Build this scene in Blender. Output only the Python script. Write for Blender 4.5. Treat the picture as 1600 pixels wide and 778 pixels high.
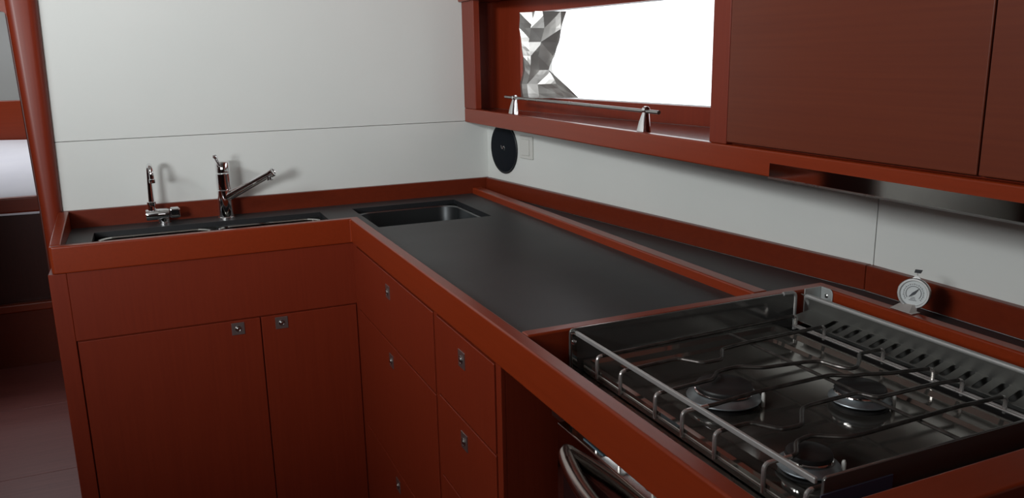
import bpy, bmesh, math, random
from mathutils import Vector, Matrix, noise
random.seed(7)
for o in list(bpy.data.objects):
    bpy.data.objects.remove(o)
SC = bpy.context.scene
COL = SC.collection
PI = math.pi

# ------------------------------------------------------------------ camera
CAM = Vector((-0.4813, -2.1882, 0.4246))
YAW, PIT, ROL, FPX = 0.4131, -0.2313, -0.0192, 1284.6
fw = Vector((math.sin(YAW)*math.cos(PIT), math.cos(YAW)*math.cos(PIT), math.sin(PIT)))
rt = fw.cross(Vector((0, 0, 1))).normalized()
up = rt.cross(fw)
r2 = rt*math.cos(ROL) + up*math.sin(ROL)
u2 = -rt*math.sin(ROL) + up*math.cos(ROL)
cd = bpy.data.cameras.new('camera')
cam = bpy.data.objects.new('camera', cd)
COL.objects.link(cam)
cam.matrix_world = Matrix(((r2.x, u2.x, -fw.x, CAM.x), (r2.y, u2.y, -fw.y, CAM.y), (r2.z, u2.z, -fw.z, CAM.z), (0, 0, 0, 1)))
cd.sensor_fit = 'HORIZONTAL'
cd.sensor_width = 36.0
cd.lens = FPX/1600*36.0
cd.clip_start = 0.02
SC.camera = cam

# ------------------------------------------------------------------ light and exposure
SC.view_settings.view_transform = 'Standard'
SC.view_settings.look = 'None'
SC.view_settings.gamma = 1.0
SC.view_settings.use_curve_mapping = False
SC.view_settings.exposure = 0.0
W = bpy.data.worlds.new('world')
SC.world = W
W.use_nodes = True
W.node_tree.nodes['Background'].inputs['Color'].default_value = (0.93, 0.97, 1.0, 1)
W.node_tree.nodes['Background'].inputs['Strength'].default_value = 2.2

def area(name, loc, direction, sx, sy, power, color=(1, 1, 1), spread=180):
    l = bpy.data.lights.new(name, 'AREA')
    l.shape = 'RECTANGLE'; l.size = sx; l.size_y = sy; l.energy = power; l.color = color
    l.spread = math.radians(spread)
    o = bpy.data.objects.new(name, l); COL.objects.link(o)
    o.location = loc
    o.rotation_euler = Vector(direction).to_track_quat('-Z', 'Y').to_euler()
    return o
area('saloon_window_light', (-1.85, -1.2, 1.05), (0.90, 0.32, 0.0), 0.9, 0.18, 10, (0.96, 0.99, 1.0), 102)
area('port_window_light', (-2.15, -2.9, 0.60), (0.38, 0.92, 0.05), 0.7, 0.36, 8.0, (0.95, 0.98, 1.0), 58)
area('stove_side_fill', (-2.3, -1.7, 1.0), (1, 0.05, -0.12), 0.9, 0.2, 4.2, (0.97, 0.98, 1.0), 90)  # added fill from port, brightens the fascia and fronts near the stove
area('companionway_light', (-0.9, -3.9, 0.70), (0.1, 1, 0.0), 0.6, 0.6, 1, (1.0, 0.98, 0.95), 120)
area('forward_cabin_hatch_light', (-1.3, 3.0, 1.1), (0, 0, -1), 0.7, 0.7, 13, (0.93, 0.96, 1.0))

# ------------------------------------------------------------------ materials
def mat(name, color, rough=0.5, metal=0.0, spec=0.5, coat=0.0, coat_rough=0.1):
    m = bpy.data.materials.new(name); m.use_nodes = True
    b = m.node_tree.nodes['Principled BSDF']
    b.inputs['Base Color'].default_value = (*color, 1)
    b.inputs['Roughness'].default_value = rough
    b.inputs['Metallic'].default_value = metal
    b.inputs['Specular IOR Level'].default_value = spec
    b.inputs['Coat Weight'].default_value = coat
    b.inputs['Coat Roughness'].default_value = coat_rough
    return m

def vary(m, c1, c2, scale=(1, 1, 1), nscale=5.0, detail=4.0, rough=None, bump=0.0, lo=0.3, hi=0.7):
    nt = m.node_tree; N = nt.nodes; L = nt.links; b = N['Principled BSDF']
    tc = N.new('ShaderNodeTexCoord'); mp = N.new('ShaderNodeMapping')
    mp.inputs['Scale'].default_value = scale
    nz = N.new('ShaderNodeTexNoise'); nz.inputs['Scale'].default_value = nscale
    nz.inputs['Detail'].default_value = detail
    L.new(tc.outputs['Object'], mp.inputs['Vector']); L.new(mp.outputs['Vector'], nz.inputs['Vector'])
    mr = N.new('ShaderNodeMapRange'); mr.inputs['From Min'].default_value = lo; mr.inputs['From Max'].default_value = hi
    L.new(nz.outputs['Fac'], mr.inputs['Value'])
    mx = N.new('ShaderNodeMix'); mx.data_type = 'RGBA'
    mx.inputs['A'].default_value = (*c1, 1); mx.inputs['B'].default_value = (*c2, 1)
    L.new(mr.outputs['Result'], mx.inputs['Factor']); L.new(mx.outputs['Result'], b.inputs['Base Color'])
    if rough:
        rr = N.new('ShaderNodeMapRange'); rr.inputs['To Min'].default_value = rough[0]; rr.inputs['To Max'].default_value = rough[1]
        L.new(mr.outputs['Result'], rr.inputs['Value']); L.new(rr.outputs['Result'], b.inputs['Roughness'])
    if bump:
        bp = N.new('ShaderNodeBump'); bp.inputs['Strength'].default_value = bump; bp.inputs['Distance'].default_value = 0.001
        L.new(nz.outputs['Fac'], bp.inputs['Height']); L.new(bp.outputs['Normal'], b.inputs['Normal'])
    return m

def wood(name, scale, c1=(0.200, 0.0240, 0.0075), c2=(0.178, 0.0200, 0.0062), rough=0.36, spec=0.32):
    m = mat(name, c1, rough, spec=spec, coat=0.08, coat_rough=0.25)
    return vary(m, c1, c2, scale, 1.0, 6.0, bump=0.05)

WV = wood('varnished_mahogany_vertical_grain', (160, 160, 5), rough=0.42)
WX = wood('varnished_mahogany_long_grain_x', (4, 120, 120), (0.245, 0.0300, 0.0065), (0.222, 0.0265, 0.0055), rough=0.30, spec=0.42)
WY = wood('varnished_mahogany_long_grain_y', (120, 4, 120), (0.245, 0.0300, 0.0065), (0.222, 0.0265, 0.0055), rough=0.30, spec=0.42)
WH = wood('mahogany_veneer_horizontal_grain', (120, 3, 160), (0.150, 0.030, 0.0120), (0.130, 0.025, 0.0105), rough=0.38)
WS = wood('deep_mahogany_board', (60, 60, 120), (0.150, 0.0200, 0.0062), (0.130, 0.0165, 0.0052), rough=0.34, spec=0.3)
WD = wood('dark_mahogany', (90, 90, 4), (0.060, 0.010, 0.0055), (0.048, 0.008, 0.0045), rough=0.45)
WHITE = vary(mat('white_satin_panel', (0.72, 0.74, 0.71), 0.42, spec=0.35), (0.70, 0.725, 0.695), (0.74, 0.755, 0.725), (1, 1, 1), 2.0, 3, bump=0.0)
CEIL = mat('ceiling_liner', (0.55, 0.55, 0.52), 0.7)
LAM = vary(mat('charcoal_laminate', (0.03, 0.032, 0.034), 0.35, spec=0.5), (0.027, 0.030, 0.032), (0.037, 0.040, 0.041), (1, 1, 1), 3.5, 6, rough=(0.42, 0.50), bump=0.02)
LAMEDGE = mat('laminate_cut_edge', (0.006, 0.007, 0.009), 0.55)
STEEL = vary(mat('satin_stainless_steel', (0.5, 0.5, 0.5), 0.3, 1.0), (0.42, 0.42, 0.41), (0.46, 0.46, 0.45), (1, 1, 1), 12, 3, rough=(0.24, 0.34))
POLISH = vary(mat('polished_stainless_steel', (0.5, 0.49, 0.47), 0.06, 1.0), (0.46, 0.45, 0.43), (0.52, 0.51, 0.49), (1, 1, 1), 8, 3, rough=(0.04, 0.09))
PANM = vary(mat('dark_polished_hob_steel', (0.27, 0.255, 0.23), 0.07, 0.85), (0.24, 0.226, 0.204), (0.29, 0.274, 0.248), (1, 1, 1), 8, 3, rough=(0.05, 0.12))
CHROME = mat('chrome', (0.82, 0.82, 0.83), 0.05, 1.0)
WIRE = mat('wire_steel', (0.70, 0.68, 0.66), 0.26, 0.8)
DULL = mat('dull_stove_steel', (0.27, 0.27, 0.255), 0.46, 0.85)
PANS = mat('hob_side_steel', (0.30, 0.30, 0.29), 0.13, 0.8)
SINKM = mat('brushed_sink_steel', (0.20, 0.21, 0.215), 0.30, 1.0)
RAILM = mat('brushed_rail_steel', (0.50, 0.50, 0.49), 0.45, 0.6)
IRON = vary(mat('blackened_wire', (0.09, 0.08, 0.075), 0.3, 0.7), (0.05, 0.045, 0.042), (0.13, 0.12, 0.11), (1, 1, 1), 60, 3)
CAP = vary(mat('black_enamel', (0.012, 0.012, 0.013), 0.5), (0.009, 0.009, 0.010), (0.022, 0.021, 0.020), (1, 1, 1), 60, 4)
BURN = vary(mat('cast_aluminium', (0.28, 0.31, 0.33), 0.42, 0.8), (0.22, 0.25, 0.27), (0.34, 0.38, 0.40), (1, 1, 1), 50, 4)
BLACK = mat('black_plastic', (0.004, 0.006, 0.009), 0.42, spec=0.3)
DARK = mat('slot_shade_black', (0.012, 0.009, 0.009), 0.6)  # near-black that stands for the shade inside the vent slots
WPLAS = mat('white_plastic', (0.66, 0.66, 0.62), 0.4)
ZINC = vary(mat('galvanised_plate', (0.5, 0.53, 0.52), 0.5, 0.5), (0.46, 0.49, 0.48), (0.58, 0.61, 0.60), (1, 1, 1), 40, 3)
BLUE = mat('blue_protective_film', (0.10, 0.105, 0.19), 0.5)
DIAL = mat('dial_white', (0.62, 0.66, 0.66), 0.5)
GREYINK = mat('dial_ink', (0.05, 0.06, 0.07), 0.6)
FOIL = vary(mat('silver_foil_fabric', (0.46, 0.45, 0.43), 0.38, 0.8), (0.38, 0.37, 0.355), (0.54, 0.53, 0.51), (1, 1, 1), 12, 4)
SHEET = vary(mat('white_bed_linen', (0.8, 0.79, 0.84), 0.85), (0.77, 0.76, 0.82), (0.84, 0.83, 0.87), (1, 1, 1), 3, 3)
FLOORM = None

def glassmat():
    m = bpy.data.materials.new('clear_window_glass'); m.use_nodes = True
    nt = m.node_tree; nt.nodes.clear()
    o = nt.nodes.new('ShaderNodeOutputMaterial'); t = nt.nodes.new('ShaderNodeBsdfTransparent')
    g = nt.nodes.new('ShaderNodeBsdfGlossy'); g.inputs['Roughness'].default_value = 0.02
    lw = nt.nodes.new('ShaderNodeLayerWeight'); lw.inputs['Blend'].default_value = 0.5
    pw = nt.nodes.new('ShaderNodeMath'); pw.operation = 'POWER'; pw.inputs[1].default_value = 5.0
    f = nt.nodes.new('ShaderNodeMath'); f.operation = 'MULTIPLY_ADD'; f.inputs[1].default_value = 0.8; f.inputs[2].default_value = 0.03
    nt.links.new(lw.outputs['Facing'], pw.inputs[0]); nt.links.new(pw.outputs[0], f.inputs[0])
    x = nt.nodes.new('ShaderNodeMixShader')
    nt.links.new(f.outputs[0], x.inputs[0]); nt.links.new(t.outputs[0], x.inputs[1]); nt.links.new(g.outputs[0], x.inputs[2])
    nt.links.new(x.outputs[0], o.inputs[0])
    return m
GLASS = glassmat()
LATCHP = mat('latch_plate_metal', (0.34, 0.29, 0.28), 0.38, 0.9)
LATCHB = mat('latch_button_metal', (0.45, 0.43, 0.42), 0.22, 1.0)

def floormat():
    m = mat('varnished_cabin_sole', (0.16, 0.05, 0.04), 0.42)
    nt = m.node_tree; N = nt.nodes; L = nt.links; b = N['Principled BSDF']
    vary(m, (0.25, 0.062, 0.052), (0.31, 0.080, 0.066), (3, 60, 1), 1.5, 5, bump=0.03)
    return m
FLOORM = floormat()

# ------------------------------------------------------------------ helpers
def BM(): return bmesh.new()

def box(bm, x0, x1, y0, y1, z0, z1):
    vs = [bm.verts.new((x, y, z)) for x in (x0, x1) for y in (y0, y1) for z in (z0, z1)]
    for f in ((0, 1, 3, 2), (4, 6, 7, 5), (0, 4, 5, 1), (2, 3, 7, 6), (0, 2, 6, 4), (1, 5, 7, 3)):
        bm.faces.new([vs[i] for i in f])
    return vs

def prism(bm, pts, axis, a0, a1):
    def P(p, a):
        return {'x': (a, p[0], p[1]), 'y': (p[0], a, p[1]), 'z': (p[0], p[1], a)}[axis]
    A = [bm.verts.new(P(p, a0)) for p in pts]; B = [bm.verts.new(P(p, a1)) for p in pts]
    n = len(pts)
    for i in range(n):
        bm.faces.new((A[i], A[(i+1) % n], B[(i+1) % n], B[i]))
    bm.faces.new(A); bm.faces.new(B[::-1])

def loft(bm, loops, cap0=True, cap1=True):
    R = [[bm.verts.new(p) for p in lp] for lp in loops]
    n = len(R[0])
    for a, b in zip(R, R[1:]):
        for i in range(n):
            bm.faces.new((a[i], a[(i+1) % n], b[(i+1) % n], b[i]))
    if cap0: bm.faces.new(R[0][::-1])
    if cap1: bm.faces.new(R[-1])

def smoothpath(pts, r=0.01, n=5):
    """round the inner corners of a polyline"""
    pts = [Vector(p) for p in pts]; out = [pts[0]]
    for i in range(1, len(pts)-1):
        a, b, c = pts[i-1], pts[i], pts[i+1]
        d1 = (a-b); d2 = (c-b); q = min(r, d1.length*0.48, d2.length*0.48)
        p0 = b + d1.normalized()*q; p1 = b + d2.normalized()*q
        for k in range(n+1):
            t = k/n
            out.append(p0*(1-t)**2 + b*2*t*(1-t) + p1*t*t)
    out.append(pts[-1])
    return out

def tube(bm, pts, r, n=10, caps=True):
    pts = [Vector(p) for p in pts]
    rr = r if isinstance(r, (list, tuple)) else [r]*len(pts)
    t0 = (pts[1]-pts[0]).normalized()
    ref = Vector((0, 0, 1)) if abs(t0.z) < 0.9 else Vector((1, 0, 0))
    u = t0.cross(ref).normalized(); loops = []
    for i, p in enumerate(pts):
        t = (pts[min(i+1, len(pts)-1)] - pts[max(i-1, 0)]).normalized()
        u = (u - t*u.dot(t)).normalized(); v = t.cross(u)
        loops.append([p + (u*math.cos(2*PI*k/n) + v*math.sin(2*PI*k/n))*rr[i] for k in range(n)])
    loft(bm, loops, caps, caps)

def lathe(bm, prof, c, axis=(0, 0, 1), n=40):
    """prof: (radius, height) list along axis from point c"""
    A = Vector(axis).normalized()
    ref = Vector((0, 0, 1)) if abs(A.z) < 0.9 else Vector((1, 0, 0))
    u = A.cross(ref).normalized(); v = A.cross(u); c = Vector(c)
    loops = [[c + A*h + (u*math.cos(2*PI*k/n)+v*math.sin(2*PI*k/n))*max(r, 1e-5) for k in range(n)] for r, h in prof]
    loft(bm, loops)

def rrect(x0, x1, y0, y1, r, z, n=6):
    out = []
    for cx, cy, a in ((x1-r, y1-r, 0), (x0+r, y1-r, 90), (x0+r, y0+r, 180), (x1-r, y0+r, 270)):
        for k in range(n+1):
            t = math.radians(a + 90*k/n)
            out.append(Vector((cx + r*math.cos(t), cy + r*math.sin(t), z)))
    return out

def slab(bm, xs, ys, z0, z1, skip):
    """rectangular plate with rectangular holes: skip(cx,cy)->True where nothing is"""
    nx, ny = len(xs)-1, len(ys)-1
    full = lambda i, j: 0 <= i < nx and 0 <= j < ny and not skip((xs[i]+xs[i+1])/2, (ys[j]+ys[j+1])/2)
    V = {}
    def v(i, j, z):
        k = (i, j, z)
        if k not in V: V[k] = bm.verts.new((xs[i], ys[j], z))
        return V[k]
    for i in range(nx):
        for j in range(ny):
            if not full(i, j): continue
            bm.faces.new((v(i, j, z1), v(i+1, j, z1), v(i+1, j+1, z1), v(i, j+1, z1)))
            bm.faces.new((v(i, j, z0), v(i, j+1, z0), v(i+1, j+1, z0), v(i+1, j, z0)))
            for a, b, di, dj in (((i, j), (i+1, j), 0, -1), ((i+1, j), (i+1, j+1), 1, 0), ((i+1, j+1), (i, j+1), 0, 1), ((i, j+1), (i, j), -1, 0)):
                if not full(i+di, j+dj):
                    f = bm.faces.new((v(*a, z0), v(*b, z0), v(*b, z1), v(*a, z1))); f.material_index = 1

def obj(name, bm, mats, parent=None, bevel=0.0, seg=3, smooth=True, solid=0.0):
    bmesh.ops.recalc_face_normals(bm, faces=bm.faces[:])
    me = bpy.data.meshes.new(name); bm.to_mesh(me); bm.free()
    for m in (mats if isinstance(mats, (list, tuple)) else [mats]): me.materials.append(m)
    o = bpy.data.objects.new(name, me); COL.objects.link(o)
    if parent is not None:
        off = parent['_o'] if '_o' in parent else (0, 0, 0)
        me.transform(Matrix.Translation(-Vector(off)))
        o.parent = parent; o['_o'] = list(off)
    else:
        vs = me.vertices
        off = Vector((sum(v.co.x for v in vs)/len(vs), sum(v.co.y for v in vs)/len(vs), min(v.co.z for v in vs)))
        me.transform(Matrix.Translation(-off)); o.location = off; o['_o'] = list(off)
    if smooth:
        me.polygons.foreach_set('use_smooth', [True]*len(me.polygons))
        me.set_sharp_from_angle(angle=math.radians(32))
    if solid:
        s = o.modifiers.new('solid', 'SOLIDIFY'); s.thickness = solid; s.offset = 0
    if bevel:
        b = o.modifiers.new('bevel', 'BEVEL'); b.width = bevel; b.segments = seg; b.limit_method = 'ANGLE'
        b.angle_limit = math.radians(40); b.harden_normals = True
    return o

def thing(name, label, cat, loc, group=None):
    o = bpy.data.objects.new(name, None); COL.objects.link(o); o.location = loc
    o.empty_display_size = 0.05
    o['_o'] = list(loc); o['label'] = label; o['category'] = cat
    if group: o['group'] = group
    return o
def tag(o, label, cat, group=None):
    o['label'] = label; o['category'] = cat
    if group: o['group'] = group
    return o
def struct(name, bm, m, **k):
    o = obj(name, bm, m, **k); o['kind'] = 'structure'; return o

# key measures (z = 0 is the top of the worktop fiddle rails)
FL = -0.95; CZ = -0.0195; HF = -0.0673; SP = 0.0295; CE = 1.15
def XW(y):   # face of the flared hull side wall
    return 0.5537 + 0.1287*(0.36 - y) if y > -1.0915 else 0.7405

# ------------------------------------------------------------------ structure
bm = BM()
xs = [-2.4, 1.3]; 
ys = [-4.2, -1.2, -0.18, 0.842, 1.5, 2.62, 4.3]
for a, b in zip(ys, ys[1:]):
    box(bm, -2.4, 0.79, a+0.0012, b-0.0012, FL-0.03, FL)
box(bm, -2.4, 0.79, -4.2, 4.3, FL-0.04, FL-0.004)
struct('floor', bm, FLOORM, bevel=0.001, seg=1)
bm = BM(); box(bm, -2.4, 0.79, -4.2, 4.3, CE, CE+0.04); struct('ceiling', bm, CEIL)

# back bulkhead: two white panels with a fine seam between them
bm = BM()
box(bm, -0.722, 0.60, 0.3604, 0.392, FL, 0.2174)
box(bm, -0.722, 0.60, 0.36, 0.392, 0.2188, CE)
struct('wall_back', bm, WHITE, bevel=0.0008, seg=2)
bm = BM(); box(bm, -2.4, -1.42, 0.36, 0.40, FL, CE); struct('wall_back_port', bm, WHITE)
# doorway header with rounded corner
bm = BM()
pts = [(-1.42, CE), (-0.74, CE), (-0.74, 0.50)]
for k in range(7):
    t = math.radians(90*k/6); pts.append((-0.792+0.012*math.cos(t)-0.0, 0.548+0.012*math.sin(t)))
pts += [(-1.42, 0.56)]
prism(bm, pts, 'y', 0.362, 0.40)
struct('trim_1', bm, WX)
# lower side wall (white, flared with the hull)
bm = BM()
prism(bm, [(XW(0.36), 0.36), (XW(-1.0905), -1.0905), (XW(-1.0905)+0.03, -1.0905), (XW(0.36)+0.03, 0.36)], 'z', FL, 0.228)
prism(bm, [(0.7405, -1.0920), (0.7405, -4.2), (0.7705, -4.2), (0.7705, -1.0920)], 'z', FL, 0.228)
struct('wall_right', bm, WHITE, bevel=0.0006, seg=1)
bm = BM(); box(bm, 0.76, 0.79, -4.2, -0.95, 0.228, CE); struct('wall_right_upper', bm, WD)
bm = BM(); box(bm, -2.44, -2.4, -4.2, 4.3, FL, CE); struct('wall_left', bm, WD)
bm = BM(); box(bm, -2.4, 0.79, -4.24, -4.2, FL, CE); struct('wall_near', bm, WD)
bm = BM(); box(bm, 0.60, 0.64, 0.36, 4.3, FL, CE); struct('wall_forward_starboard', bm, WHITE)
bm = BM(); box(bm, -2.4, 0.79, 4.26, 4.3, FL, CE); struct('wall_forward', bm, WHITE)
# saloon joinery behind the viewer, seen only in reflections
bm = BM(); box(bm, -2.4, -1.9, -3.4, 0.30, FL, -0.45); box(bm, -2.4, -2.25, -3.4, 0.30, -0.45, 0.05)
struct('trim_2', bm, WD, bevel=0.01)

# round door post at the left end of the bulkhead
bm = BM(); loops = []
for z in (FL, -0.5, 0.03, 0.30, 0.588, CE):
    t = (z-0.0359)/(0.588-0.0359)
    t = max(0, min(1.6, t))
    xl = -0.7687 - 0.0105*t; xr_ = -0.7172 + 0.0128*t
    loops.append(rrect(xl, xr_, 0.336, 0.3945, 0.022, z, 6))
loft(bm, loops); struct('trim_3', bm, WV)
bm = BM(); loops = []
for z in (FL, 0.03, 0.588, CE):
    t = max(0, min(1.6, (z-0.0359)/(0.588-0.0359))); xl = -0.7687 - 0.0105*t
    loops.append(rrect(xl-0.006, xl+0.006, 0.376, 0.398, 0.003, z, 3))
loft(bm, loops); struct('trim_4', bm, WD)

# window opening in the hull side: frame and pane
YWL, YWR, ZB, ZT = 0.172, -0.82, 0.3005, 0.548
def sheared(bm, off):
    for v in bm.verts:
        v.co.x += XW(max(v.co.y, -1.0915)) + off
bm = BM()
t = 0.012
for a in ((YWR-t, YWL+t, ZB-t, ZB), (YWR-t, YWL+t, ZT, ZT+t), (YWR-t, YWR, ZB, ZT), (YWL, YWL+t, ZB, ZT)):
    box(bm, 0.0, 0.02, a[0], a[1], a[2], a[3])
sheared(bm, 0.0335); wn = struct('window_1', bm, BLACK)
bm = BM(); box(bm, 0.006, 0.012, YWR, YWL, ZB, ZT); sheared(bm, 0.0335)
g = obj('window_pane', bm, GLASS, wn)

# ------------------------------------------------------------------ sink cabinet
def latched(parent, c, face):
    bmA = BM(); s = 0.0165; cx, cy, cz = c
    if face == 'y':
        box(bmA, cx-s, cx+s, cy-0.003, cy+0.004, cz-s, cz+s); ax = (0, -1, 0)
    else:
        box(bmA, cx-0.003, cx+0.004, cy-s, cy+s, cz-s, cz+s); ax = (-1, 0, 0)
    nf = len(bmA.faces)
    c2 = Vector(c) + Vector(ax)*0.002
    lathe(bmA, [(0.0080, 0), (0.0080, 0.0026), (0.0072, 0.0034), (0.0064, 0.0022), (0.0052, 0.0020), (0.0048, 0.0038), (0.0034, 0.0046), (0, 0.0049)], c2, ax, 24)
    bmA.faces.ensure_lookup_table()
    for f in bmA.faces[nf:]: f.material_index = 1
    o = obj('latch', bmA, [LATCHP, LATCHB], parent, bevel=0.0012, seg=2)
    return o

sc = thing('sink_cabinet', 'red mahogany base cabinet with two plain doors under the sink', 'cabinet', (-0.36, 0.18, FL))
bm = BM()
box(bm, -0.735, -0.6955, 0.004, 0.354, -0.90, HF)             # left side and stile
box(bm, -0.6955, 0.0115, 0.010, 0.024, -0.90, -0.2425)         # backing behind the doors
box(bm, -0.6955, 0.004, 0.340, 0.354, -0.90, -0.22)
obj('carcass', bm, WV, sc, bevel=0.002)
bm = BM(); box(bm, -0.6955, 0.0115, 0.0045, 0.022, -0.2405, HF); obj('apron_panel', bm, WV, sc, bevel=0.0012)
bm = BM(); box(bm, -0.72, -0.002, 0.05, 0.066, FL, -0.90); obj('toe_kick', bm, WD, sc)
for x0, x1, lx in ((-0.6925, -0.2588, -0.3165), (-0.2562, 0.0012, -0.2040)):
    bm = BM(); box(bm, x0, x1, 0.002, 0.0095, -0.888, -0.2432)
    d = obj('door', bm, WV, sc, bevel=0.0016)
    latched(d, (lx, 0.0035, -0.2655), 'y')

# ------------------------------------------------------------------ drawer cabinet
dc = thing('drawer_cabinet', 'red mahogany base cabinet with two columns of drawers below the worktop', 'cabinet', (0.2, -0.5, FL))
bm = BM()
box(bm, 0.012, 0.028, -1.0008, 0.004, -0.90, HF)
box(bm, 0.012, 0.60, -1.0252, -1.006, -0.90, -0.036)          # side facing the stove bay
obj('carcass', bm, WV, dc)
bm = BM(); box(bm, 0.0028, 0.012, -0.031, 0.0043, -0.90, HF-0.001); obj('corner_stile', bm, WV, dc, bevel=0.001)
bm = BM(); box(bm, 0.004, 0.012, -0.704, -0.685, -0.90, HF-0.001); obj('middle_stile', bm, WV, dc, bevel=0.001)
bm = BM(); box(bm, 0.004, 0.012, -1.0252, -1.0035, -0.90, HF-0.001); obj('end_stile', bm, WV, dc, bevel=0.001)
bm = BM(); box(bm, 0.06, 0.076, -1.02, -0.0, FL, -0.90); obj('toe_kick', bm, WD, dc)
for y0, y1, splits, ly, lz in ((-0.6825, -0.0335, (-0.0705, -0.2482, -0.5830, -0.8850), -0.347, (-0.117, -0.291, -0.624)),
                               (-1.0012, -0.7068, (-0.0705, -0.2375, -0.4150, -0.640, -0.885), -0.848, (-0.1165, -0.280, -0.458, -0.69))):
    for k in range(len(splits)-1):
        bm = BM(); box(bm, 0.0015, 0.0115, y0, y1, splits[k+1]+0.0018, splits[k]-0.0018)
        d = obj('drawer', bm, WV, dc, bevel=0.0018)
        latched(d, (0.003, ly, lz[k]), 'x')

# ------------------------------------------------------------------ worktop with fiddle rails
wt = thing('worktop', 'charcoal laminate L-shaped worktop edged with raised red mahogany fiddle rails', 'worktop', (0.0, 0.0, CZ))
S1 = (-0.640, -0.035, 0.055, 0.250)      # double sink cutout x0,x1,y0,y1
S2 = (0.0625, 0.3915, -0.056, 0.256)     # corner sink cutout
inside = lambda x, y, s: s[0] < x < s[1] and s[2] < y < s[3]
bm = BM()
xs = sorted({-0.700, S1[0], S1[1], 0.0253, S2[0], S2[1], 0.4877}); ys = sorted({-1.0601, S2[2], 0.0253, S1[2], S1[3], S2[3], 0.342})
slab(bm, xs, ys, CZ-0.014, CZ, lambda x, y: inside(x, y, S1) or inside(x, y, S2) or (x < 0.0253 and y < 0.0253))
obj('laminate_surface', bm, [LAM, LAMEDGE], wt)
bm = BM()
prism(bm, [(0.5204, 0.342), (XW(0.342)-0.018, 0.342), (XW(-1.0915)-0.018, -1.0915), (0.7225, -2.5), (0.6455, -2.5), (0.6455, -1.0601), (0.5204, -1.0601)], 'z', CZ-0.014, CZ)
obj('rear_ledge', bm, LAM, wt)
bm = BM(); box(bm, 0.0253, 0.6200, -2.5, -1.712, CZ-0.014, CZ); obj('near_surface', bm, LAM, wt)
bm = BM()
pts = [(-0.7259+0.010*(1-math.cos(math.radians(a))), 0.010*(1-math.sin(math.radians(a)))) for a in range(0, 91, 15)]
pts += [(0, 0), (0, -2.5), (0.0253, -2.5), (0.0253, 0.0253), (-0.7259, 0.0253)]
prism(bm, pts, 'z', HF, 0.0)
obj('front_fiddle_rail', bm, WY, wt, bevel=0.004, seg=4)
bm = BM()
pts = [(0.0256, HF)] + [(0.0256+0.3164*k/10, 0.0+SP*min(1, (k/10)*1.08)**0.8) for k in range(11)] + [(0.342, HF)]
prism(bm, pts, 'x', -0.7259, -0.7006)
obj('side_fiddle_rail', bm, WY, wt, bevel=0.003)
bm = BM(); box(bm, 0.4877, 0.5204, -1.0603, 0.342, -0.034, 0.0); obj('divider_fiddle_rail', bm, WY, wt, bevel=0.004, seg=4)
bm = BM()
prism(bm, [(0.0253, -1.0601), (0.6455, -1.0601), (0.6455, -2.5), (0.6200, -2.5), (0.6200, -1.0856), (0.0253, -1.0856)], 'z', HF, 0.0)
obj('stove_bay_rail', bm, WX, wt, bevel=0.004, seg=4)
bm = BM(); box(bm, 0.0255, 0.6198, -1.712, -1.6600, HF, 0.0); obj('near_cross_rail', bm, WX, wt, bevel=0.004, seg=4)

# lining of the bay around the stove
sb = thing('stove_bay', 'dark wood lining of the recess the gas stove hangs in', 'cabinet', (0.33, -1.37, -0.9))
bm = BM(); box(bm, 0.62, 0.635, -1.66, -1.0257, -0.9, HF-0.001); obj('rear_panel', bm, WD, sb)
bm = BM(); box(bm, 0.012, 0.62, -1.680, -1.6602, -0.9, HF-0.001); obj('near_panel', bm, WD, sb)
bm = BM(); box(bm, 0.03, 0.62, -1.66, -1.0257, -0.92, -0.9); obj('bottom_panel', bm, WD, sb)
nc = thing('base_cabinet', 'red mahogany base cabinet front on the near side of the stove', 'cabinet', (0.3, -2.1, FL))
bm = BM(); box(bm, 0.004, 0.0115, -2.5, -1.662, -0.9, HF-0.001); obj('front_panel', bm, WV, nc)
bm = BM(); box(bm, 0.06, 0.075, -2.5, -1.662, FL, -0.9); obj('toe_kick', bm, WD, nc)

# ------------------------------------------------------------------ backsplash
bs = thing('backsplash', 'red mahogany backsplash board running round the white walls above the worktop', 'backsplash', (0.1, 0.35, CZ))
bm = BM(); box(bm, -0.7165, XW(0.35)-0.003, 0.342, 0.3598, CZ-0.01, SP); obj('back_board', bm, WS, bs, bevel=0.0025)
bm = BM(); e = 0.0006
prism(bm, [(XW(0.342)-0.018, 0.3418), (XW(0.342)-e, 0.3418), (XW(-1.09)-e, -1.0897), (XW(-1.09)-0.018, -1.0897)], 'z', CZ+0.0003, SP); obj('side_board', bm, WS, bs, bevel=0.0025)
bm = BM(); prism(bm, [(0.7225, -1.0907), (0.7399, -1.0907), (0.7399, -2.5), (0.7225, -2.5)], 'z', CZ+0.0003, SP); obj('side_board', bm, WS, bs, bevel=0.0025)

# ------------------------------------------------------------------ sinks
def basin(bm, x0, x1, y0, y1, r, ztop, depth, flange):
    f = flange
    loops = [rrect(x0-f, x1+f, y0-f, y1+f, r+f, ztop-0.0015, 8), rrect(x0-f, x1+f, y0-f, y1+f, r+f, ztop, 8), rrect(x0, x1, y0, y1, r, ztop, 8), rrect(x0+0.003, x1-0.003, y0+0.003, y1-0.003, r, ztop-0.003, 8),
             rrect(x0+0.006, x1-0.006, y0+0.006, y1-0.006, r, ztop-depth*0.7, 8), rrect(x0+0.012, x1-0.012, y0+0.012, y1-0.012, r, ztop-depth*0.92, 8),
             rrect(x0+0.035, x1-0.035, y0+0.035, y1-0.035, r*0.8, ztop-depth, 8)]
    loft(bm, loops, False, True)
ZS = CZ-0.0143
ds = thing('double_sink', 'stainless steel double bowl sink set under the worktop on the left', 'sink', (-0.34, 0.15, ZS-0.15))
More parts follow.
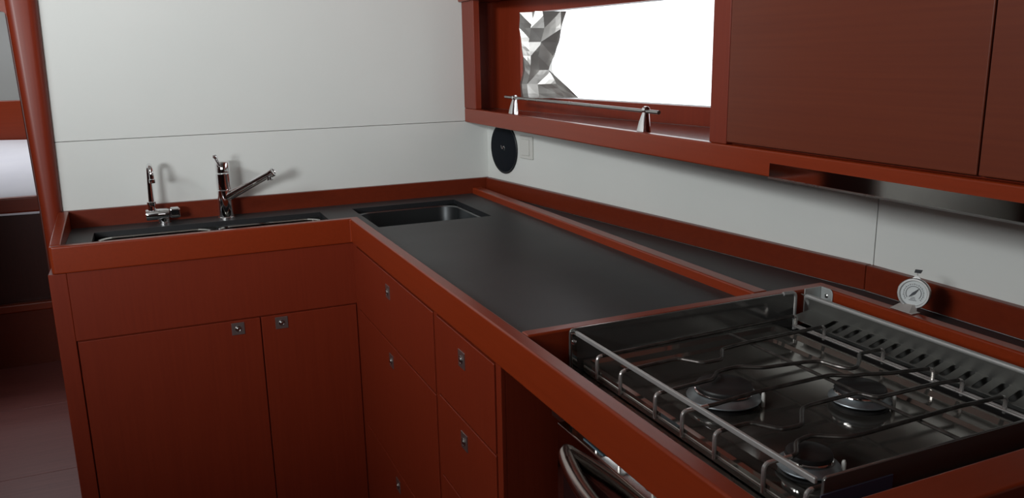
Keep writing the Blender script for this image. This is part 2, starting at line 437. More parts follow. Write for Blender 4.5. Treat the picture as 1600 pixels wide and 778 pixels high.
bm = BM(); basin(bm, -0.632, -0.345, 0.062, 0.243, 0.045, ZS, 0.15, 0.006); obj('left_bowl', bm, POLISH, ds)
bm = BM(); basin(bm, -0.330, -0.043, 0.062, 0.243, 0.045, ZS, 0.15, 0.006); obj('right_bowl', bm, POLISH, ds)
ss = thing('corner_sink', 'stainless steel single bowl sink sunk into the corner of the worktop', 'sink', (0.22, 0.1, ZS-0.16))
bm = BM(); basin(bm, 0.0685, 0.3855, -0.050, 0.250, 0.05, ZS, 0.16, 0.009); obj('bowl', bm, SINKM, ss)
bm = BM(); lathe(bm, [(0.024, 0), (0.024, 0.003), (0.018, 0.002), (0, 0.002)], (0.227, 0.10, ZS-0.1602)); obj('drain', bm, CHROME, ss)

# ------------------------------------------------------------------ taps
ft = thing('filter_tap', 'small chrome swan-neck tap with side lever at the left of the sink', 'tap', (-0.46, 0.30, CZ))
bm = BM(); lathe(bm, [(0.018, 0), (0.018, 0.003), (0.015, 0.004), (0.015, 0.018)], (-0.4625, 0.300, CZ), n=32); obj('base', bm, CHROME, ft)
bm = BM(); lathe(bm, [(0.0, 0), (0.0145, 0.0005), (0.0155, 0.003), (0.0155, 0.056), (0.0140, 0.0565), (0.0140, 0.060)], (-0.508, 0.297, 0.008), (1, 0, 0), 32)
obj('body', bm, CHROME, ft)
bm = BM(); box(bm, -0.447, -0.418, 0.281, 0.312, -0.004, 0.024)
hd = obj('lever', bm, CHROME, ft, bevel=0.006, seg=4)
bm = BM()
path = [(-0.4905, 0.297, 0.018), (-0.490, 0.297, 0.060), (-0.4885, 0.297, 0.125)]
for k in range(1, 13):
    a = math.radians(k*185/12)
    path.append((-0.4885+0.0035*(1-math.cos(a)), 0.297-0.019*(1-math.cos(a)), 0.125+0.024*math.sin(a)))
path.append((path[-1][0], path[-1][1], path[-1][2]-0.020))
rad = [0.0085, 0.0080] + [0.0062]*(len(path)-2)
tube(bm, path, rad, 16); obj('spout', bm, CHROME, ft)
bm = BM(); lathe(bm, [(0.0115, 0), (0.0120, 0.003), (0.0100, 0.010), (0.0115, 0.020), (0.0118, 0.0245), (0.009, 0.026)], (-0.4905, 0.297, 0.020), n=28); obj('collar', bm, CHROME, ft)
bm = BM(); e = path[-1]; lathe(bm, [(0.0075, 0), (0.0082, 0.002), (0.0082, 0.010), (0.0064, 0.0115)], (e[0], e[1], e[2]-0.001), n=20); obj('aerator', bm, CHROME, ft)

kf = thing('kitchen_faucet', 'tall chrome single-lever mixer tap with swivel spout behind the sink', 'faucet', (-0.295, 0.295, CZ))
bm = BM(); lathe(bm, [(0.0235, 0), (0.0235, 0.004), (0.0205, 0.0055), (0.0200, 0.082), (0.0190, 0.0835)], (-0.295, 0.295, CZ), n=40); obj('column', bm, CHROME, kf)
bm = BM(); lathe(bm, [(0.0195, 0), (0.0202, 0.001), (0.0202, 0.045), (0.0185, 0.0465)], (-0.294, 0.295, CZ+0.0845), n=40); obj('swivel_ring', bm, CHROME, kf)
bm = BM(); lathe(bm, [(0.0190, 0), (0.0198, 0.001), (0.0198, 0.028), (0.0186, 0.030), (0.0160, 0.032), (0, 0.0325)], (-0.2935, 0.295, CZ+0.133), n=40); hb = obj('cartridge_cap', bm, CHROME, kf)
bm = BM(); tube(bm, [(-0.299, 0.283, 0.128), (-0.307, 0.262, 0.146), (-0.314, 0.245, 0.163)], [0.0038, 0.0042, 0.0050], 14)
lathe(bm, [(0.0, 0), (0.0048, 0.001), (0.0064, 0.004), (0.0064, 0.008), (0.004, 0.0115), (0, 0.012)], (-0.313, 0.2475, 0.1605), (-0.3, -0.7, 0.72), 18)
obj('lever', bm, CHROME, hb)
bm = BM()
A = Vector((-0.292, 0.288, 0.040)); B = Vector((-0.170, 0.218, 0.112))
tube(bm, [A, A.lerp(B, 0.03), A.lerp(B, 0.5), B], [0.0125, 0.0128, 0.0112, 0.0105], 24)
arm = obj('spout', bm, CHROME, kf)
d = (B-A).normalized()
bm = BM(); lathe(bm, [(0.0105, 0), (0.0126, 0.001), (0.0130, 0.010), (0.0115, 0.0125), (0.0085, 0.0125), (0.0080, 0.0105), (0, 0.0105)], B-d*0.004, d, 28); obj('spout_cap', bm, CHROME, arm)
bm = BM(); lathe(bm, [(0.0075, 0), (0.0098, 0.001), (0.0098, 0.010), (0.0085, 0.012), (0, 0.012)], B-d*0.006+Vector((0, 0, -0.006)), (0.0, -0.1, -1), 22); obj('aerator', bm, CHROME, arm)

# ------------------------------------------------------------------ gas stove
gs = thing('gas_stove', 'stainless steel three-burner gas stove hanging in its bay, wire pan supports on top', 'stove', (0.33, -1.36, -0.46))
YF, YN, XF, XB = -1.100, -1.6150, 0.106, 0.5600
ZP = -0.060
def panel_yz(bm, y0, y1, x0, x1, z0, z1, r):
    pts = [(x0, z0), (x1, z0)]
    for cx, a in ((x1-r, 0), (x0+r, 90)):
        for k in range(6):
            t = math.radians(a+90*k/5); pts.append((cx+r*math.cos(t), z1-r+r*math.sin(t)))
    prism(bm, pts, 'y', y0, y1)
bm = BM(); panel_yz(bm, YF, YF+0.004, XF-0.014, XB-0.010, -0.085, 0.0045, 0.008); obj('side_panel', bm, PANS, gs, bevel=0.0012)
bm = BM(); panel_yz(bm, YN-0.004, YN, XF+0.004, XB-0.004, -0.100, 0.0005, 0.006); near = obj('side_panel', bm, PANS, gs, bevel=0.0012)
bm = BM(); box(bm, 0.106, 0.207, YN-0.0050, YN-0.0042, -0.062, -0.018); f_ = obj('film_patch', bm, BLUE, near); f_['label'] = 'strip of bluish protective film on the side panel'
# edges of the side panels, rolled
# back guard: upright plus slotted strip
bm = BM()
panel = [(-1.112, -0.0225)]
r = 0.010
pts = [(-1.1125, -0.072), (-1.1125, 0.0-r)]
for k in range(6):
    t = math.radians(180-90*k/5); pts.append((-1.1125+r+r*math.cos(t), 0-r+r*math.sin(t)))
pts += [(YN+0.002, 0.0), (YN+0.002, -0.072)]
prism(bm, pts, 'x', 0.5560, 0.5590)
for v in bm.verts: v.co.x += min(-v.co.z, 0.030)*0.75
obj('back_guard', bm, DULL, gs, bevel=0.001)
bm = BM(); tube(bm, smoothpath([(0.5780, -1.1125, -0.030), (0.5570, -1.1125, 0.0), (0.5570, YN+0.003, 0.0)], 0.012, 6), 0.0042, 12); obj('back_guard_rim', bm, RAILM, gs)
bm = BM(); tube(bm, smoothpath([(0.5480, YF+0.0010, -0.066), (0.5480, YF+0.0010, 0.0030), (0.5200, YF+0.0010, 0.0034)], 0.010, 6), 0.0036, 12); obj('side_panel_rim', bm, RAILM, gs)
# slotted strip with real holes
bm = BM()
def zst(x): return -0.0270 - (0.5795-x)*0.16
def loopedges(pts):
    vs = [bm.verts.new(p) for p in pts]
    return [bm.edges.new((vs[i], vs[(i+1) % len(vs)])) for i in range(len(vs))]
ed = loopedges([(0.5795, -1.114, 0), (0.5235, -1.114, 0), (0.5235, YN+0.002, 0), (0.5795, YN+0.002, 0)])
for k in range(15):
    yc = -1.1835 - 0.02575*k; w = 0.0056
    if yc < -1.6: break
    pts = []
    for cx, a in ((0.5600, -90), (0.5310, 90)):
        for j in range(7):
            t = math.radians(a + 180*j/6); pts.append((cx + w*math.cos(t), yc + w*math.sin(t) - (0.5600-cx)*0.16, 0))
    ed += loopedges(pts)
bmesh.ops.triangle_fill(bm, use_beauty=True, use_dissolve=False, edges=ed)
for v in bm.verts: v.co.z = zst(v.co.x)
obj('vent_strip', bm, DULL, gs, smooth=False, solid=0.0012)
bm = BM(); box(bm, 0.5045, 0.5770, YN+0.003, -1.114, -0.0760, -0.0660); obj('slot_shade_backing', bm, DARK, gs)  # block added below the slots, its colour gives them their shade
# hob pan: shallow polished tray with stepped edge
bm = BM()
L1 = lambda x0, x1, y0, y1, z, r=0.008: rrect(x0, x1, y0, y1, r, z, 4)
loft(bm, [L1(0.112, 0.5035, YN+0.0015, YF-0.0015, -0.066), L1(0.112, 0.5035, YN+0.0015, YF-0.0015, -0.0490), L1(0.120, 0.4955, YN+0.010, YF-0.010, -0.0490),
          L1(0.126, 0.488, YN+0.016, YF-0.016, -0.0545), L1(0.150, 0.462, YN+0.034, YF-0.034, -0.0560, 0.02), L1(0.156, 0.456, YN+0.040, YF-0.040, -0.0600, 0.02)], True, True)
obj('hob_pan', bm, PANM, gs, smooth=False)
# body and front
bm = BM(); box(bm, 0.115, 0.552, YN+0.0005, YF-0.0005, -0.44, -0.100); obj('oven_body', bm, STEEL, gs, bevel=0.002)
bm = BM(); prism(bm, [(0.114, -0.068), (0.102, -0.068), (0.060, -0.098), (0.056, -0.104), (0.060, -0.135), (0.114, -0.135)], 'y', YN, YF); cp = obj('control_panel', bm, STEEL, gs, bevel=0.001)
bm = BM(); box(bm, 0.046, 0.060, -1.285, -1.228, -0.1015, -0.0985); q = obj('panel_sticker', bm, mat('pale_blue_sticker', (0.22, 0.36, 0.45), 0.5), cp); q['label'] = 'pale blue sticker'
for k in range(4):
    bm = BM(); c0 = Vector((0.060, -1.20-0.10*k, -0.118)); lathe(bm, [(0.016, 0), (0.016, 0.004), (0.012, 0.006), (0.011, 0.018), (0, 0.019)], c0, (-1, 0, 0), 24)
    obj('knob', bm, BLACK, cp)
# oven door and bow handle
bm = BM()
prism(bm, [(0.030, -0.1080), (0.0505, -0.1080), (0.0505, -0.43), (0.038, -0.43), (0.030, -0.40)], 'y', -1.560, -1.176)
dr = obj('oven_door', bm, POLISH, gs, bevel=0.002)
bm = BM(); box(bm, 0.0282, 0.0300, -1.535, -1.200, -0.395, -0.150); obj('door_glass', bm, mat('smoked_oven_glass', (0.02, 0.008, 0.008), 0.08), dr)
bm = BM()
hp = [(0.034, -1.206, -0.142), (0.028, -1.210, -0.144)]
for k in range(0, 17):
    s = k/16; y = -1.214 - 0.312*s; w = math.sin(PI*s)**0.9
    hp.append((0.026 - 0.026*w, y, -0.146 - 0.006*w))
hp += [(0.028, -1.530, -0.144), (0.034, -1.534, -0.142)]
tube(bm, hp, 0.0125, 18); obj('door_handle', bm, mat('brushed_handle_steel', (0.36, 0.31, 0.29), 0.22, 1.0), dr)
# front rail between the side panels
bm = BM(); box(bm, 0.1010, 0.1060, YN, YF, -0.007, 0.0005); obj('front_rail', bm, RAILM, gs, bevel=0.0018)
# side clip at the far front corner
bm = BM(); box(bm, 0.0935, 0.104, -1.1035, -1.1005, -0.070, -0.002); cl = obj('corner_flange', bm, POLISH, gs, bevel=0.001)
bm = BM(); lathe(bm, [(0.0045, 0), (0.0045, 0.002), (0.002, 0.004), (0, 0.004)], (0.097, -1.1036, -0.017), (0, -1, 0), 16); obj('screw', bm, CHROME, cl)
# burners
def burner(c, rc, rb):
    x, y = c
    bm = BM()
    lathe(bm, [(rb*0.66, 0.0), (rb*0.68, 0.0070), (rb*0.97, 0.0082), (rb, 0.0095), (rb*0.985, 0.0108), (rb*0.86, 0.0140), (rb*0.79, 0.0172), (rb*0.70, 0.0178), (0, 0.0178)], (x, y, ZP-0.0002), n=48)
    b = obj('burner', bm, BURN, gs)
    bm = BM(); lathe(bm, [(rb*0.68, 0.0), (rb*0.92, 0.0), (rb*0.93, 0.0020), (rb*0.88, 0.0035), (rb*0.68, 0.0040)], (x, y, ZP), n=48); obj('burner_seat', bm, CAP, b)
    bm = BM(); lathe(bm, [(rc*0.9, 0.0), (rc*0.995, 0.001), (rc, 0.004), (rc*0.97, 0.0062), (rc*0.90, 0.0074), (rc*0.5, 0.0080), (0, 0.0080)], (x, y, ZP+0.0205), n=48); cpx = obj('burner_cap', bm, CAP, b)
    bm = BM(); lathe(bm, [(rc*1.00, 0.0), (rc*1.035, 0.0008), (rc*1.035, 0.0024), (rc*1.00, 0.0032)], (x, y, ZP+0.0178), n=48); obj('flame_ring', bm, CHROME, b)
    bm = BM(); lathe(bm, [(0.0028, 0), (0.0028, 0.018), (0.0016, 0.021), (0, 0.021)], (x+rb*0.75, y-rb*0.72, ZP), n=12); obj('igniter', bm, WPLAS, b)
burner((0.2260, -1.3120), 0.0400, 0.0520)
burner((0.3900, -1.4020), 0.0345, 0.0420)
burner((0.1880, -1.5180), 0.0270, 0.0370)
# pan support: two long rods, a middle rod and seven jogged cross wires
ZW = -0.025
ps = []
bm = BM(); zr = -0.0565
tube(bm, [(0.1125, -1.112, zr), (0.1125, YN+0.006, zr)], 0.0022, 10)
tube(bm, [(0.1180, -1.112, zr-0.004), (0.1180, YN+0.006, zr-0.004)], 0.0016, 8)
fr = obj('pan_support', bm, WIRE, gs)
for (x, dz) in ((0.5130, -0.0435), (0.5195, -0.0435)):
    bm = BM(); tube(bm, [(x, -1.135, dz), (x, YN+0.006, dz)], 0.0021, 10); obj('rear_rod', bm, WIRE, fr)
bm = BM(); tube(bm, [(0.364, -1.150, ZW-0.0055), (0.364, -1.600, ZW-0.0055)], 0.0026, 10); obj('middle_rod', bm, IRON, fr)
wires = [
 [(0.109, -1.157), (0.517, -1.137)],
 [(0.109, -1.225), (0.214, -1.217), (0.236, -1.250), (0.270, -1.250), (0.297, -1.215), (0.350, -1.208), (0.517, -1.203)],
 [(0.109, -1.315), (0.210, -1.307), (0.234, -1.286), (0.272, -1.284), (0.302, -1.304), (0.372, -1.313), (0.394, -1.320), (0.401, -1.350), (0.410, -1.364), (0.424, -1.362), (0.450, -1.342), (0.468, -1.323), (0.517, -1.325)],
 [(0.109, -1.377), (0.156, -1.378), (0.234, -1.369), (0.368, -1.368), (0.392, -1.384), (0.413, -1.387), (0.445, -1.400), (0.475, -1.405), (0.517, -1.414)],
 [(0.109, -1.444), (0.164, -1.441), (0.186, -1.473), (0.216, -1.475), (0.250, -1.438), (0.266, -1.433), (0.352, -1.431), (0.364, -1.455), (0.471, -1.455), (0.517, -1.461)],
 [(0.109, -1.532), (0.156, -1.531), (0.178, -1.506), (0.205, -1.500), (0.238, -1.522), (0.262, -1.525), (0.434, -1.520), (0.517, -1.525)],
 [(0.109, -1.597), (0.517, -1.590)],
]
for w in wires:
    bm = BM()
    z = lambda p: (p[0], p[1], ZW)
    a, b = w[0], w[-1]
    pts = [(a[0], a[1], -0.0600), z(a)] + [z(p) for p in w[1:-1]] + [z(b), (b[0], b[1], -0.0490)]
    if len(w) == 2:
        pts = [(a[0], a[1], -0.0600), z(a), z(b), (b[0], b[1], -0.0490)]
    path = smoothpath(pts, 0.008, 5)
    tube(bm, path, 0.0029, 10)
    bm.faces.ensure_lookup_table()
    for f in bm.faces:
        cx = f.calc_center_median()
        if 0.135 < cx.x < 0.500: f.material_index = 1
    obj('cross_wire', bm, [WIRE, IRON], fr)

# galvanised corner bracket of the gimbal
br = thing('mounting_bracket', 'galvanised folded metal bracket screwed in the far rear corner of the stove bay', 'bracket', (0.605, -1.092, -0.04))
bm = BM()
box(bm, 0.580, 0.6195, -1.0885, -1.0862, -0.052, 0.0020)
obj('back_leaf', bm, ZINC, br, bevel=0.001)
bm = BM()
pts = [(-1.0890, -0.052), (-1.0890, 0.0020), (-1.1100, 0.0020), (-1.1150, -0.0015), (-1.1170, -0.006), (-1.1170, -0.052)]
prism(bm, pts, 'x', 0.6175, 0.6197); obj('side_leaf', bm, ZINC, br, bevel=0.0008)
bm = BM(); lathe(bm, [(0.0038, 0), (0.0038, 0.0015), (0.002, 0.0028), (0, 0.003)], (0.6174, -1.104, -0.012), (-1, 0, 0), 16); obj('screw', bm, STEEL, br)

# ------------------------------------------------------------------ oven thermometer leaning on the rear rail
tc = Vector((0.6500, -1.2590, 0.0285)); ax = Vector((-0.90, -0.42, 0.16)).normalized()
th = thing('oven_thermometer', 'round steel dial thermometer standing on the rail behind the stove', 'thermometer', (0.640, -1.254, 0.0))
bm = BM(); lathe(bm, [(0.0, -0.0165), (0.0225, -0.0160), (0.0240, -0.0140), (0.0240, -0.003), (0.0252, -0.002), (0.0256, 0.0005), (0.0245, 0.0020), (0.0215, 0.0020), (0.0205, 0.0), (0.0205, -0.0015), (0, -0.0015)], tc, ax, 56)
case = obj('case', bm, STEEL, th)
bm = BM(); lathe(bm, [(0.0, 0), (0.0204, 0), (0.0204, 0.0006), (0, 0.0006)], tc-ax*0.0014, ax, 48); dial = obj('dial', bm, DIAL, case)
uu = ax.cross(Vector((0, 0, 1))).normalized(); vv = uu.cross(ax).normalized()   # uu: viewer's right or left, vv: up
if uu.dot(rt) < 0: uu = -uu
def dp(x, y, h=0.0): return tc + ax*(-0.0006+h) + uu*x + vv*y
def strip(bm, pts, w, h=0.0002):
    for p, q2 in zip(pts, pts[1:]):
        dx, dy = q2[0]-p[0], q2[1]-p[1]; l = math.hypot(dx, dy) or 1; nx, ny = -dy/l*w/2, dx/l*w/2
        vs = [bm.verts.new(dp(a, b, h)) for a, b in ((p[0]-nx, p[1]-ny), (q2[0]-nx, q2[1]-ny), (q2[0]+nx, q2[1]+ny), (p[0]+nx, p[1]+ny))]
        bm.faces.new(vs)
bm = BM()
arc = lambda r, a0, a1, n=28: [(r*math.sin(math.radians(a0+(a1-a0)*k/n)), r*math.cos(math.radians(a0+(a1-a0)*k/n))) for k in range(n+1)]
strip(bm, arc(0.0118, -130, 130), 0.0009)
strip(bm, arc(0.0155, -130, 130), 0.0003)
for k in range(21):
    a = math.radians(-130+13*k); r0, r1 = 0.0140, 0.0168 if k % 2 == 0 else 0.0155
    strip(bm, [(r0*math.sin(a), r0*math.cos(a)), (r1*math.sin(a), r1*math.cos(a))], 0.0006)
strip(bm, [(-0.006, -0.0115), (0.006, -0.0115)], 0.0009); strip(bm, [(-0.004, -0.0090), (0.004, -0.0090)], 0.0010); strip(bm, [(-0.003, -0.0065), (0.003, -0.0065)], 0.0008)
obj('dial_marks', bm, GREYINK, dial, smooth=False)
bm = BM()
vs = [bm.verts.new(dp(x, y, 0.0012)) for x, y in ((-0.0070, -0.0068), (-0.0015, 0.0012), (0.0085, 0.0098), (0.0018, -0.0012))]
bm.faces.new(vs); obj('needle', bm, GREYINK, dial, smooth=False, solid=0.0003)
bm = BM()
# bent sheet stand: foot plate and upright tab behind the case
b0 = tc - ax*0.008
ft_ = [Vector((0.6270, -1.2360, 0.0008)), Vector((0.6270, -1.2790, 0.0008)), Vector((0.6450, -1.2790, 0.0008)), Vector((0.6450, -1.2360, 0.0008))]
lo = [v.copy() for v in ft_]; hi = [v + Vector((0, 0, 0.0012)) for v in ft_]
loft(bm, [lo, hi])
a1 = b0 - Vector((0, 0, 0.0285)) ; 
tabl = [Vector((0.6260, -1.2360, 0.0015)), Vector((0.6430, -1.2360, 0.0015)), Vector((0.6430, -1.2740, 0.0015)), Vector((0.6260, -1.2740, 0.0015))]
tabh = [Vector((0.6400, -1.2430, 0.0100)), Vector((0.6520, -1.2430, 0.0100)), Vector((0.6560, -1.2640, 0.0100)), Vector((0.6440, -1.2640, 0.0100))]
loft(bm, [tabl, tabh]); obj('stand', bm, mat('stand_sheet_metal', (0.60, 0.55, 0.52), 0.5, 0.4), th)
tp = tc - ax*0.008 + vv*0.0235
bm = BM(); loft(bm, [[tp+uu*0.007-ax*0.001, tp+uu*0.007+ax*0.001, tp-uu*0.007+ax*0.001, tp-uu*0.007-ax*0.001], [tp+vv*0.006+uu*0.002-ax*0.001, tp+vv*0.006+uu*0.002+ax*0.001, tp+vv*0.006-uu*0.002+ax*0.001, tp+vv*0.006-uu*0.002-ax*0.001]])
tube(bm, [tp+vv*0.004, tp+vv*0.011], 0.0012, 8); hk = obj('hanging_tab', bm, STEEL, th)
bm = BM(); q0 = tp+vv*0.0105
loft(bm, [[q0-uu*0.0045-ax*0.002, q0+uu*0.0050-ax*0.002, q0+uu*0.0050+ax*0.003, q0-uu*0.0045+ax*0.003], [p+vv*0.0055 for p in (q0-uu*0.0035-ax*0.002, q0+uu*0.0070-ax*0.002, q0+uu*0.0070+ax*0.003, q0-uu*0.0035+ax*0.003)]])
obj('hook_cover', bm, BLACK, hk)

# ------------------------------------------------------------------ speaker and switch on the hull side wall
nrm = Vector((-1, -0.1287, 0)).normalized()
def wp(y, z, off=0.0): return Vector((XW(y), y, z)) + nrm*off
sp = thing('wall_speaker', 'round black speaker flush on the white wall in the corner under the shelf', 'speaker', tuple(wp(0.2490, 0.052)))
c0 = wp(0.2490, 0.1330)
bm = BM(); lathe(bm, [(0.0810, 0.0), (0.0812, 0.0035), (0.0795, 0.0050), (0.0770, 0.0040), (0.072, 0.0020), (0, 0.0015)], c0, nrm, 64); obj('rim', bm, BLACK, sp)
bm = BM(); lathe(bm, [(0.0, 0.0), (0.0765, 0.001), (0.0765, 0.0030), (0.06, 0.0046), (0, 0.0052)], c0, nrm, 64)
obj('grille', bm, vary(mat('black_speaker_cloth', (0.004, 0.007, 0.012), 0.7, spec=0.15), (0.003, 0.005, 0.009), (0.008, 0.011, 0.016), (1, 1, 1), 900, 2), sp)
bm = BM()
bp = lambda y, z: wp(0.2490+y, 0.1330+z, 0.0056)
tube(bm, [bp(0.012, 0.010), bp(0.009, 0.001), bp(0.004, -0.001), bp(0.0, 0.006), bp(-0.006, 0.008), bp(-0.010, 0.002), bp(-0.008, -0.005)], 0.0014, 8)
obj('badge', bm, CHROME, sp)

sw = thing('light_switch', 'white square rocker switch beside the black speaker on the side wall', 'switch', tuple(wp(0.112, 0.110)))
def wallbox(bm, y0, y1, z0, z1, o0, o1):
    loft(bm, [[wp(y0, z0, o0), wp(y1, z0, o0), wp(y1, z1, o0), wp(y0, z1, o0)], [wp(y0, z0, o1), wp(y1, z0, o1), wp(y1, z1, o1), wp(y0, z1, o1)]])
bm = BM(); wallbox(bm, 0.0770, 0.1480, 0.1130, 0.1830, 0.0002, 0.0070); obj('frame', bm, WPLAS, sw, bevel=0.002)
bm = BM(); wallbox(bm, 0.0900, 0.1350, 0.1230, 0.1730, 0.0070, 0.0110); obj('rocker', bm, WPLAS, sw, bevel=0.0025)

# ------------------------------------------------------------------ overhead shelf, fascia, cabinet
UX, UB, UF = 0.4754, 0.2151, 0.2600
fa = thing('fascia_board', 'long red mahogany fascia board under the overhead shelf and cabinet', 'fascia', (0.485, -1.0, UB))
bm = BM(); box(bm, UX, UX+0.020, -2.6, 0.3590, UB, UF); obj('board', bm, WY, fa, bevel=0.0035, seg=4)
bm = BM(); box(bm, UX-0.0015, UX-0.0001, -2.6, -1.0985, UB+0.0010, UB+0.0245); s_ = obj('steel_strip', bm, POLISH, fa); s_['label'] = 'polished steel strip'
bm = BM(); box(bm, UX-0.0040, UX+0.0, -2.6, -1.0985, UB-0.0015, UB+0.0010); obj('strip_lip', bm, STEEL, fa)

os_ = thing('overhead_shelf', 'open red mahogany shelf niche in front of the bright window', 'shelf', (0.55, -0.3, UB))
bm = BM(); prism(bm, [(UX+0.0203, 0.3585), (XW(0.358)-0.001, 0.3585), (XW(-0.98)-0.001, -0.980), (UX+0.0203, -0.980)], 'z', UB, 0.2275)
prism(bm, [(UX+0.0203, 0.3585), (XW(0.358)+0.031, 0.3585), (XW(-0.98)+0.031, -0.980), (UX+0.0203, -0.980)], 'z', 0.2285, 0.2560)
obj('shelf_board', bm, wood('glossy_dark_mahogany', (120, 4, 120), (0.10, 0.018, 0.012), (0.075, 0.014, 0.010), rough=0.14), os_)
bm = BM(); box(bm, UX, UX+0.115, 0.2600, 0.3590, UF+0.0002, 0.600)
bm.free(); bm = BM(); box(bm, UX, UX+0.022, 0.2600, 0.3590, UF+0.0002, 0.600); obj('end_stile', bm, WV, os_, bevel=0.003)
bm = BM(); box(bm, UX+0.022, 0.572, 0.345, 0.3590, UF-0.0035, 0.590); obj('end_panel', bm, WV, os_)
bm = BM(); box(bm, UX-0.012, UX+0.10, -0.929, 0.3590, 0.5910, 1.14); obj('top_valance', bm, WY, os_, bevel=0.004)
bm = BM()
y_ = [-0.978, YWR, YWL, 0.3585]; z_ = [0.2565, ZB, ZT, 1.14]
slab(bm, y_, z_, 0.0, 0.014, lambda a, b: YWR < a < YWL and ZB < b < ZT)
for v in bm.verts:
    yy, zz, xx = v.co.x, v.co.y, v.co.z
    v.co = Vector((XW(yy)+0.0155+xx, yy, zz))
obj('back_panel', bm, [WV, WV], os_)

oc = thing('overhead_cabinet', 'red mahogany overhead cabinet with large plain doors right of the window', 'cabinet', (0.6, -1.6, UF))
bm = BM(); box(bm, UX, UX+0.022, -0.9790, -0.9296, UF+0.0002, 1.14)
box(bm, UX+0.010, 0.755, -2.6, -0.9830, UF+0.0002, 1.14); obj('carcass', bm, WV, oc, bevel=0.002)
for y1, y0 in ((-0.9820, -1.4788), (-1.4812, -1.978), (-1.9804, -2.5)):
    bm = BM(); box(bm, UX-0.0015, UX+0.0095, y0, y1, 0.2650, 0.925); obj('door', bm, WH, oc, bevel=0.0018)

# shelf guard rail: rod on two tapered posts
gr = thing('guard_rail', 'slim polished metal guard rail on two tapered posts along the shelf edge', 'rail', (0.50, -0.3, 0.256))
bm = BM(); tube(bm, [(0.5050, 0.0885, 0.3050), (0.5050, -0.7190, 0.3020)], 0.0042, 16); obj('rod', bm, STEEL, gr)
for y in (0.0220, -0.6690):
    bm = BM()
    loft(bm, [rrect(0.489, 0.511, y-0.014, y+0.014, 0.002, 0.2562, 3), rrect(0.4935, 0.510, y-0.0105, y+0.0105, 0.002, 0.280, 3), rrect(0.499, 0.511, y-0.0055, y+0.0055, 0.002, 0.3000, 3)])
    lathe(bm, [(0.0055, -0.0055), (0.0078, -0.005), (0.0078, 0.005), (0.0055, 0.0055)], (0.5050, y, 0.3048), (0, 1, 0), 24)
    obj('post', bm, CHROME, gr, bevel=0.0006, seg=2)

# ------------------------------------------------------------------ crumpled foil blind hanging at the left of the window
# fold lines as (y, z) points in the window plane, and how far each fold stands off it
FP = [[(0.1357, 0.5524), (0.1109, 0.5511), (0.0842, 0.5496), (0.0285, 0.5467), (0.0033, 0.5453), (-0.032, 0.5435), (-0.063, 0.5418), (-0.1198, 0.5388)], [(0.1419, 0.5041), (0.12, 0.5033), (0.074, 0.5017), (0.0367, 0.5003), (0.0112, 0.4994), (-0.0209, 0.4982), (-0.0694, 0.4964), (-0.1011, 0.4952)], [(0.1384, 0.4633), (0.1094, 0.4626), (0.0863, 0.4621), (0.0486, 0.4612), (0.0265, 0.4607), (-0.0132, 0.4598), (-0.0415, 0.4591), (-0.0793, 0.4583)], [(0.1381, 0.4222), (0.1066, 0.4219), (0.0797, 0.4217), (0.0457, 0.4214), (0.0346, 0.4213), (-0.0091, 0.4209), (-0.0234, 0.4207), (-0.0515, 0.4205)], [(0.1409, 0.3808), (0.1038, 0.381), (0.0768, 0.3811), (0.0526, 0.3813), (0.0428, 0.3813), (-0.0013, 0.3815), (-0.0207, 0.3816), (-0.0264, 0.3816)], [(0.1567, 0.3388), (0.1167, 0.3396), (0.0701, 0.3404), (0.061, 0.3406), (0.0437, 0.3409), (0.003, 0.3417), (-0.0401, 0.3425), (-0.1023, 0.3437)], [(0.1499, 0.2968), (0.11, 0.2981), (0.0711, 0.2994), (0.0596, 0.2998), (0.0407, 0.3004), (-0.0037, 0.3018), (-0.0816, 0.3044), (-0.1683, 0.3073)]]
FO = [-0.001, -0.024, -0.001, -0.034, -0.003, -0.036, -0.004, -0.022]
bm = BM(); rng = random.Random(5); G = []
for r_, row in enumerate(FP):
    g_ = []
    for c_, (yy, zz) in enumerate(row):
        zz = min(zz, 0.5470)
        off = FO[c_]*(0.80+0.40*rng.random()) - 0.002*rng.random()
        off = min(off, 0.0)
        g_.append(bm.verts.new((XW(yy)+0.012+off, yy, zz)))
    G.append(g_)
for r_ in range(len(G)-1):
    for c_ in range(len(G[0])-1):
        a, b, c, d_ = G[r_][c_], G[r_][c_+1], G[r_+1][c_+1], G[r_+1][c_]
        if rng.random() < 0.5: bm.faces.new((a, b, c)); bm.faces.new((a, c, d_))
        else: bm.faces.new((a, b, d_)); bm.faces.new((b, c, d_))
bmesh.ops.subdivide_edges(bm, edges=bm.edges[:], cuts=2, use_grid_fill=True)
for v in bm.verts:
    q_ = Vector((v.co.y*26, v.co.z*26, 1.3)); v.co.x += 0.0035*noise.noise(q_) - 0.0035
tag(obj('foil_blind', bm, FOIL, smooth=False, solid=0.0006), 'crumpled silver foil sunshade bunched against the left end of the window', 'blind')

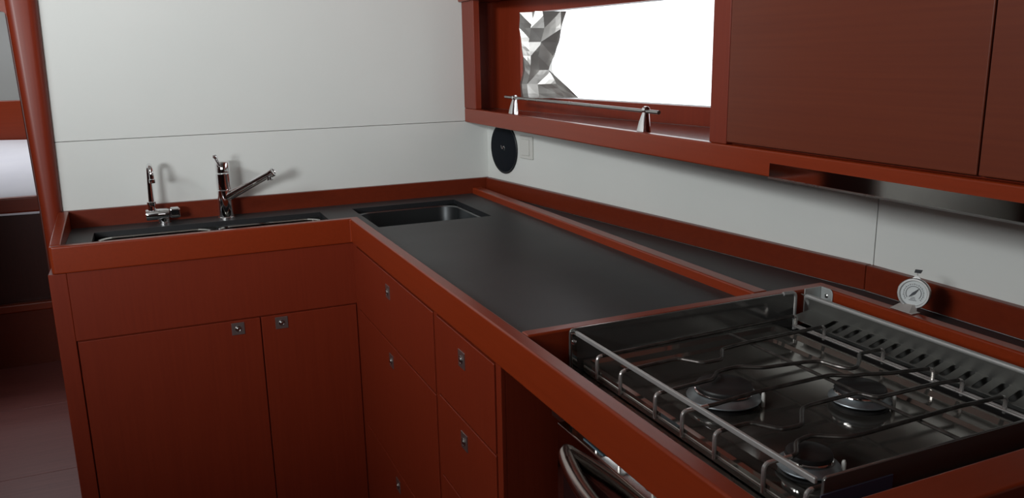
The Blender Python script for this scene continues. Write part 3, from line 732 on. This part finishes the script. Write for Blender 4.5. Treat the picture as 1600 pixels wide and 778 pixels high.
# ------------------------------------------------------------------ forward cabin seen through the doorway
be = thing('berth', 'raised bed platform with red mahogany front in the cabin beyond the doorway', 'bed', (-1.2, 3.2, FL))
bm = BM(); box(bm, -2.38, 0.3, 2.10, 4.25, FL, -0.245); obj('platform', bm, WD, be)
bm = BM(); box(bm, -2.38, 0.3, 2.065, 2.098, -0.228, -0.156); obj('front_board', bm, WX, be, bevel=0.008)
bm = BM(); box(bm, -2.38, 0.3, 2.065, 2.098, FL, -0.690); obj('step_riser', bm, WS, be)
bm = BM(); box(bm, -2.38, 0.3, 2.055, 2.098, -0.689, -0.648); obj('step_edge', bm, WX, be, bevel=0.008)
bm = BM(); NX, NY = 50, 30; G = []
for j in range(NY+1):
    row = []
    for i in range(NX+1):
        x = -2.2 + 2.3*i/NX; y = 2.10 + 1.62*j/NY
        ex = min(1, min(i, NX-i)/3); ey = min(1, j/3)
        h = -0.235 + 0.085*math.sqrt(max(0, 1-(1-ey)**2)) + 0.125*(j/NY) + 0.015*noise.noise(Vector((x*2.5, y*2.5, 0)))
        h -= 0.05*(1-math.sqrt(max(0, 1-(1-ex)**2)))
        row.append(bm.verts.new((x, y, h)))
    G.append(row)
for j in range(NY):
    for i in range(NX): bm.faces.new((G[j][i], G[j][i+1], G[j+1][i+1], G[j+1][i]))
# skirt down to the platform so that the mattress is solid
ring = [G[0][i] for i in range(NX+1)] + [G[j][NX] for j in range(1, NY+1)] + [G[NY][i] for i in range(NX-1, -1, -1)] + [G[j][0] for j in range(NY-1, 0, -1)]
low = [bm.verts.new((v.co.x, v.co.y, -0.2445 if v.co.y > 2.3 else -0.24)) for v in ring]
for i in range(len(ring)): bm.faces.new((ring[i], ring[(i+1) % len(ring)], low[(i+1) % len(ring)], low[i]))
tag(obj('mattress', bm, SHEET), 'white made-up mattress on the berth seen past the door post', 'mattress')
bm = BM(); box(bm, -2.38, 0.58, 3.74, 3.78, -0.244, 0.212); tag(obj('headboard', bm, WX, bevel=0.006), 'plain red mahogany headboard panel behind the white bed', 'headboard')

for o in bpy.data.objects:
    if '_o' in o: del o['_o']
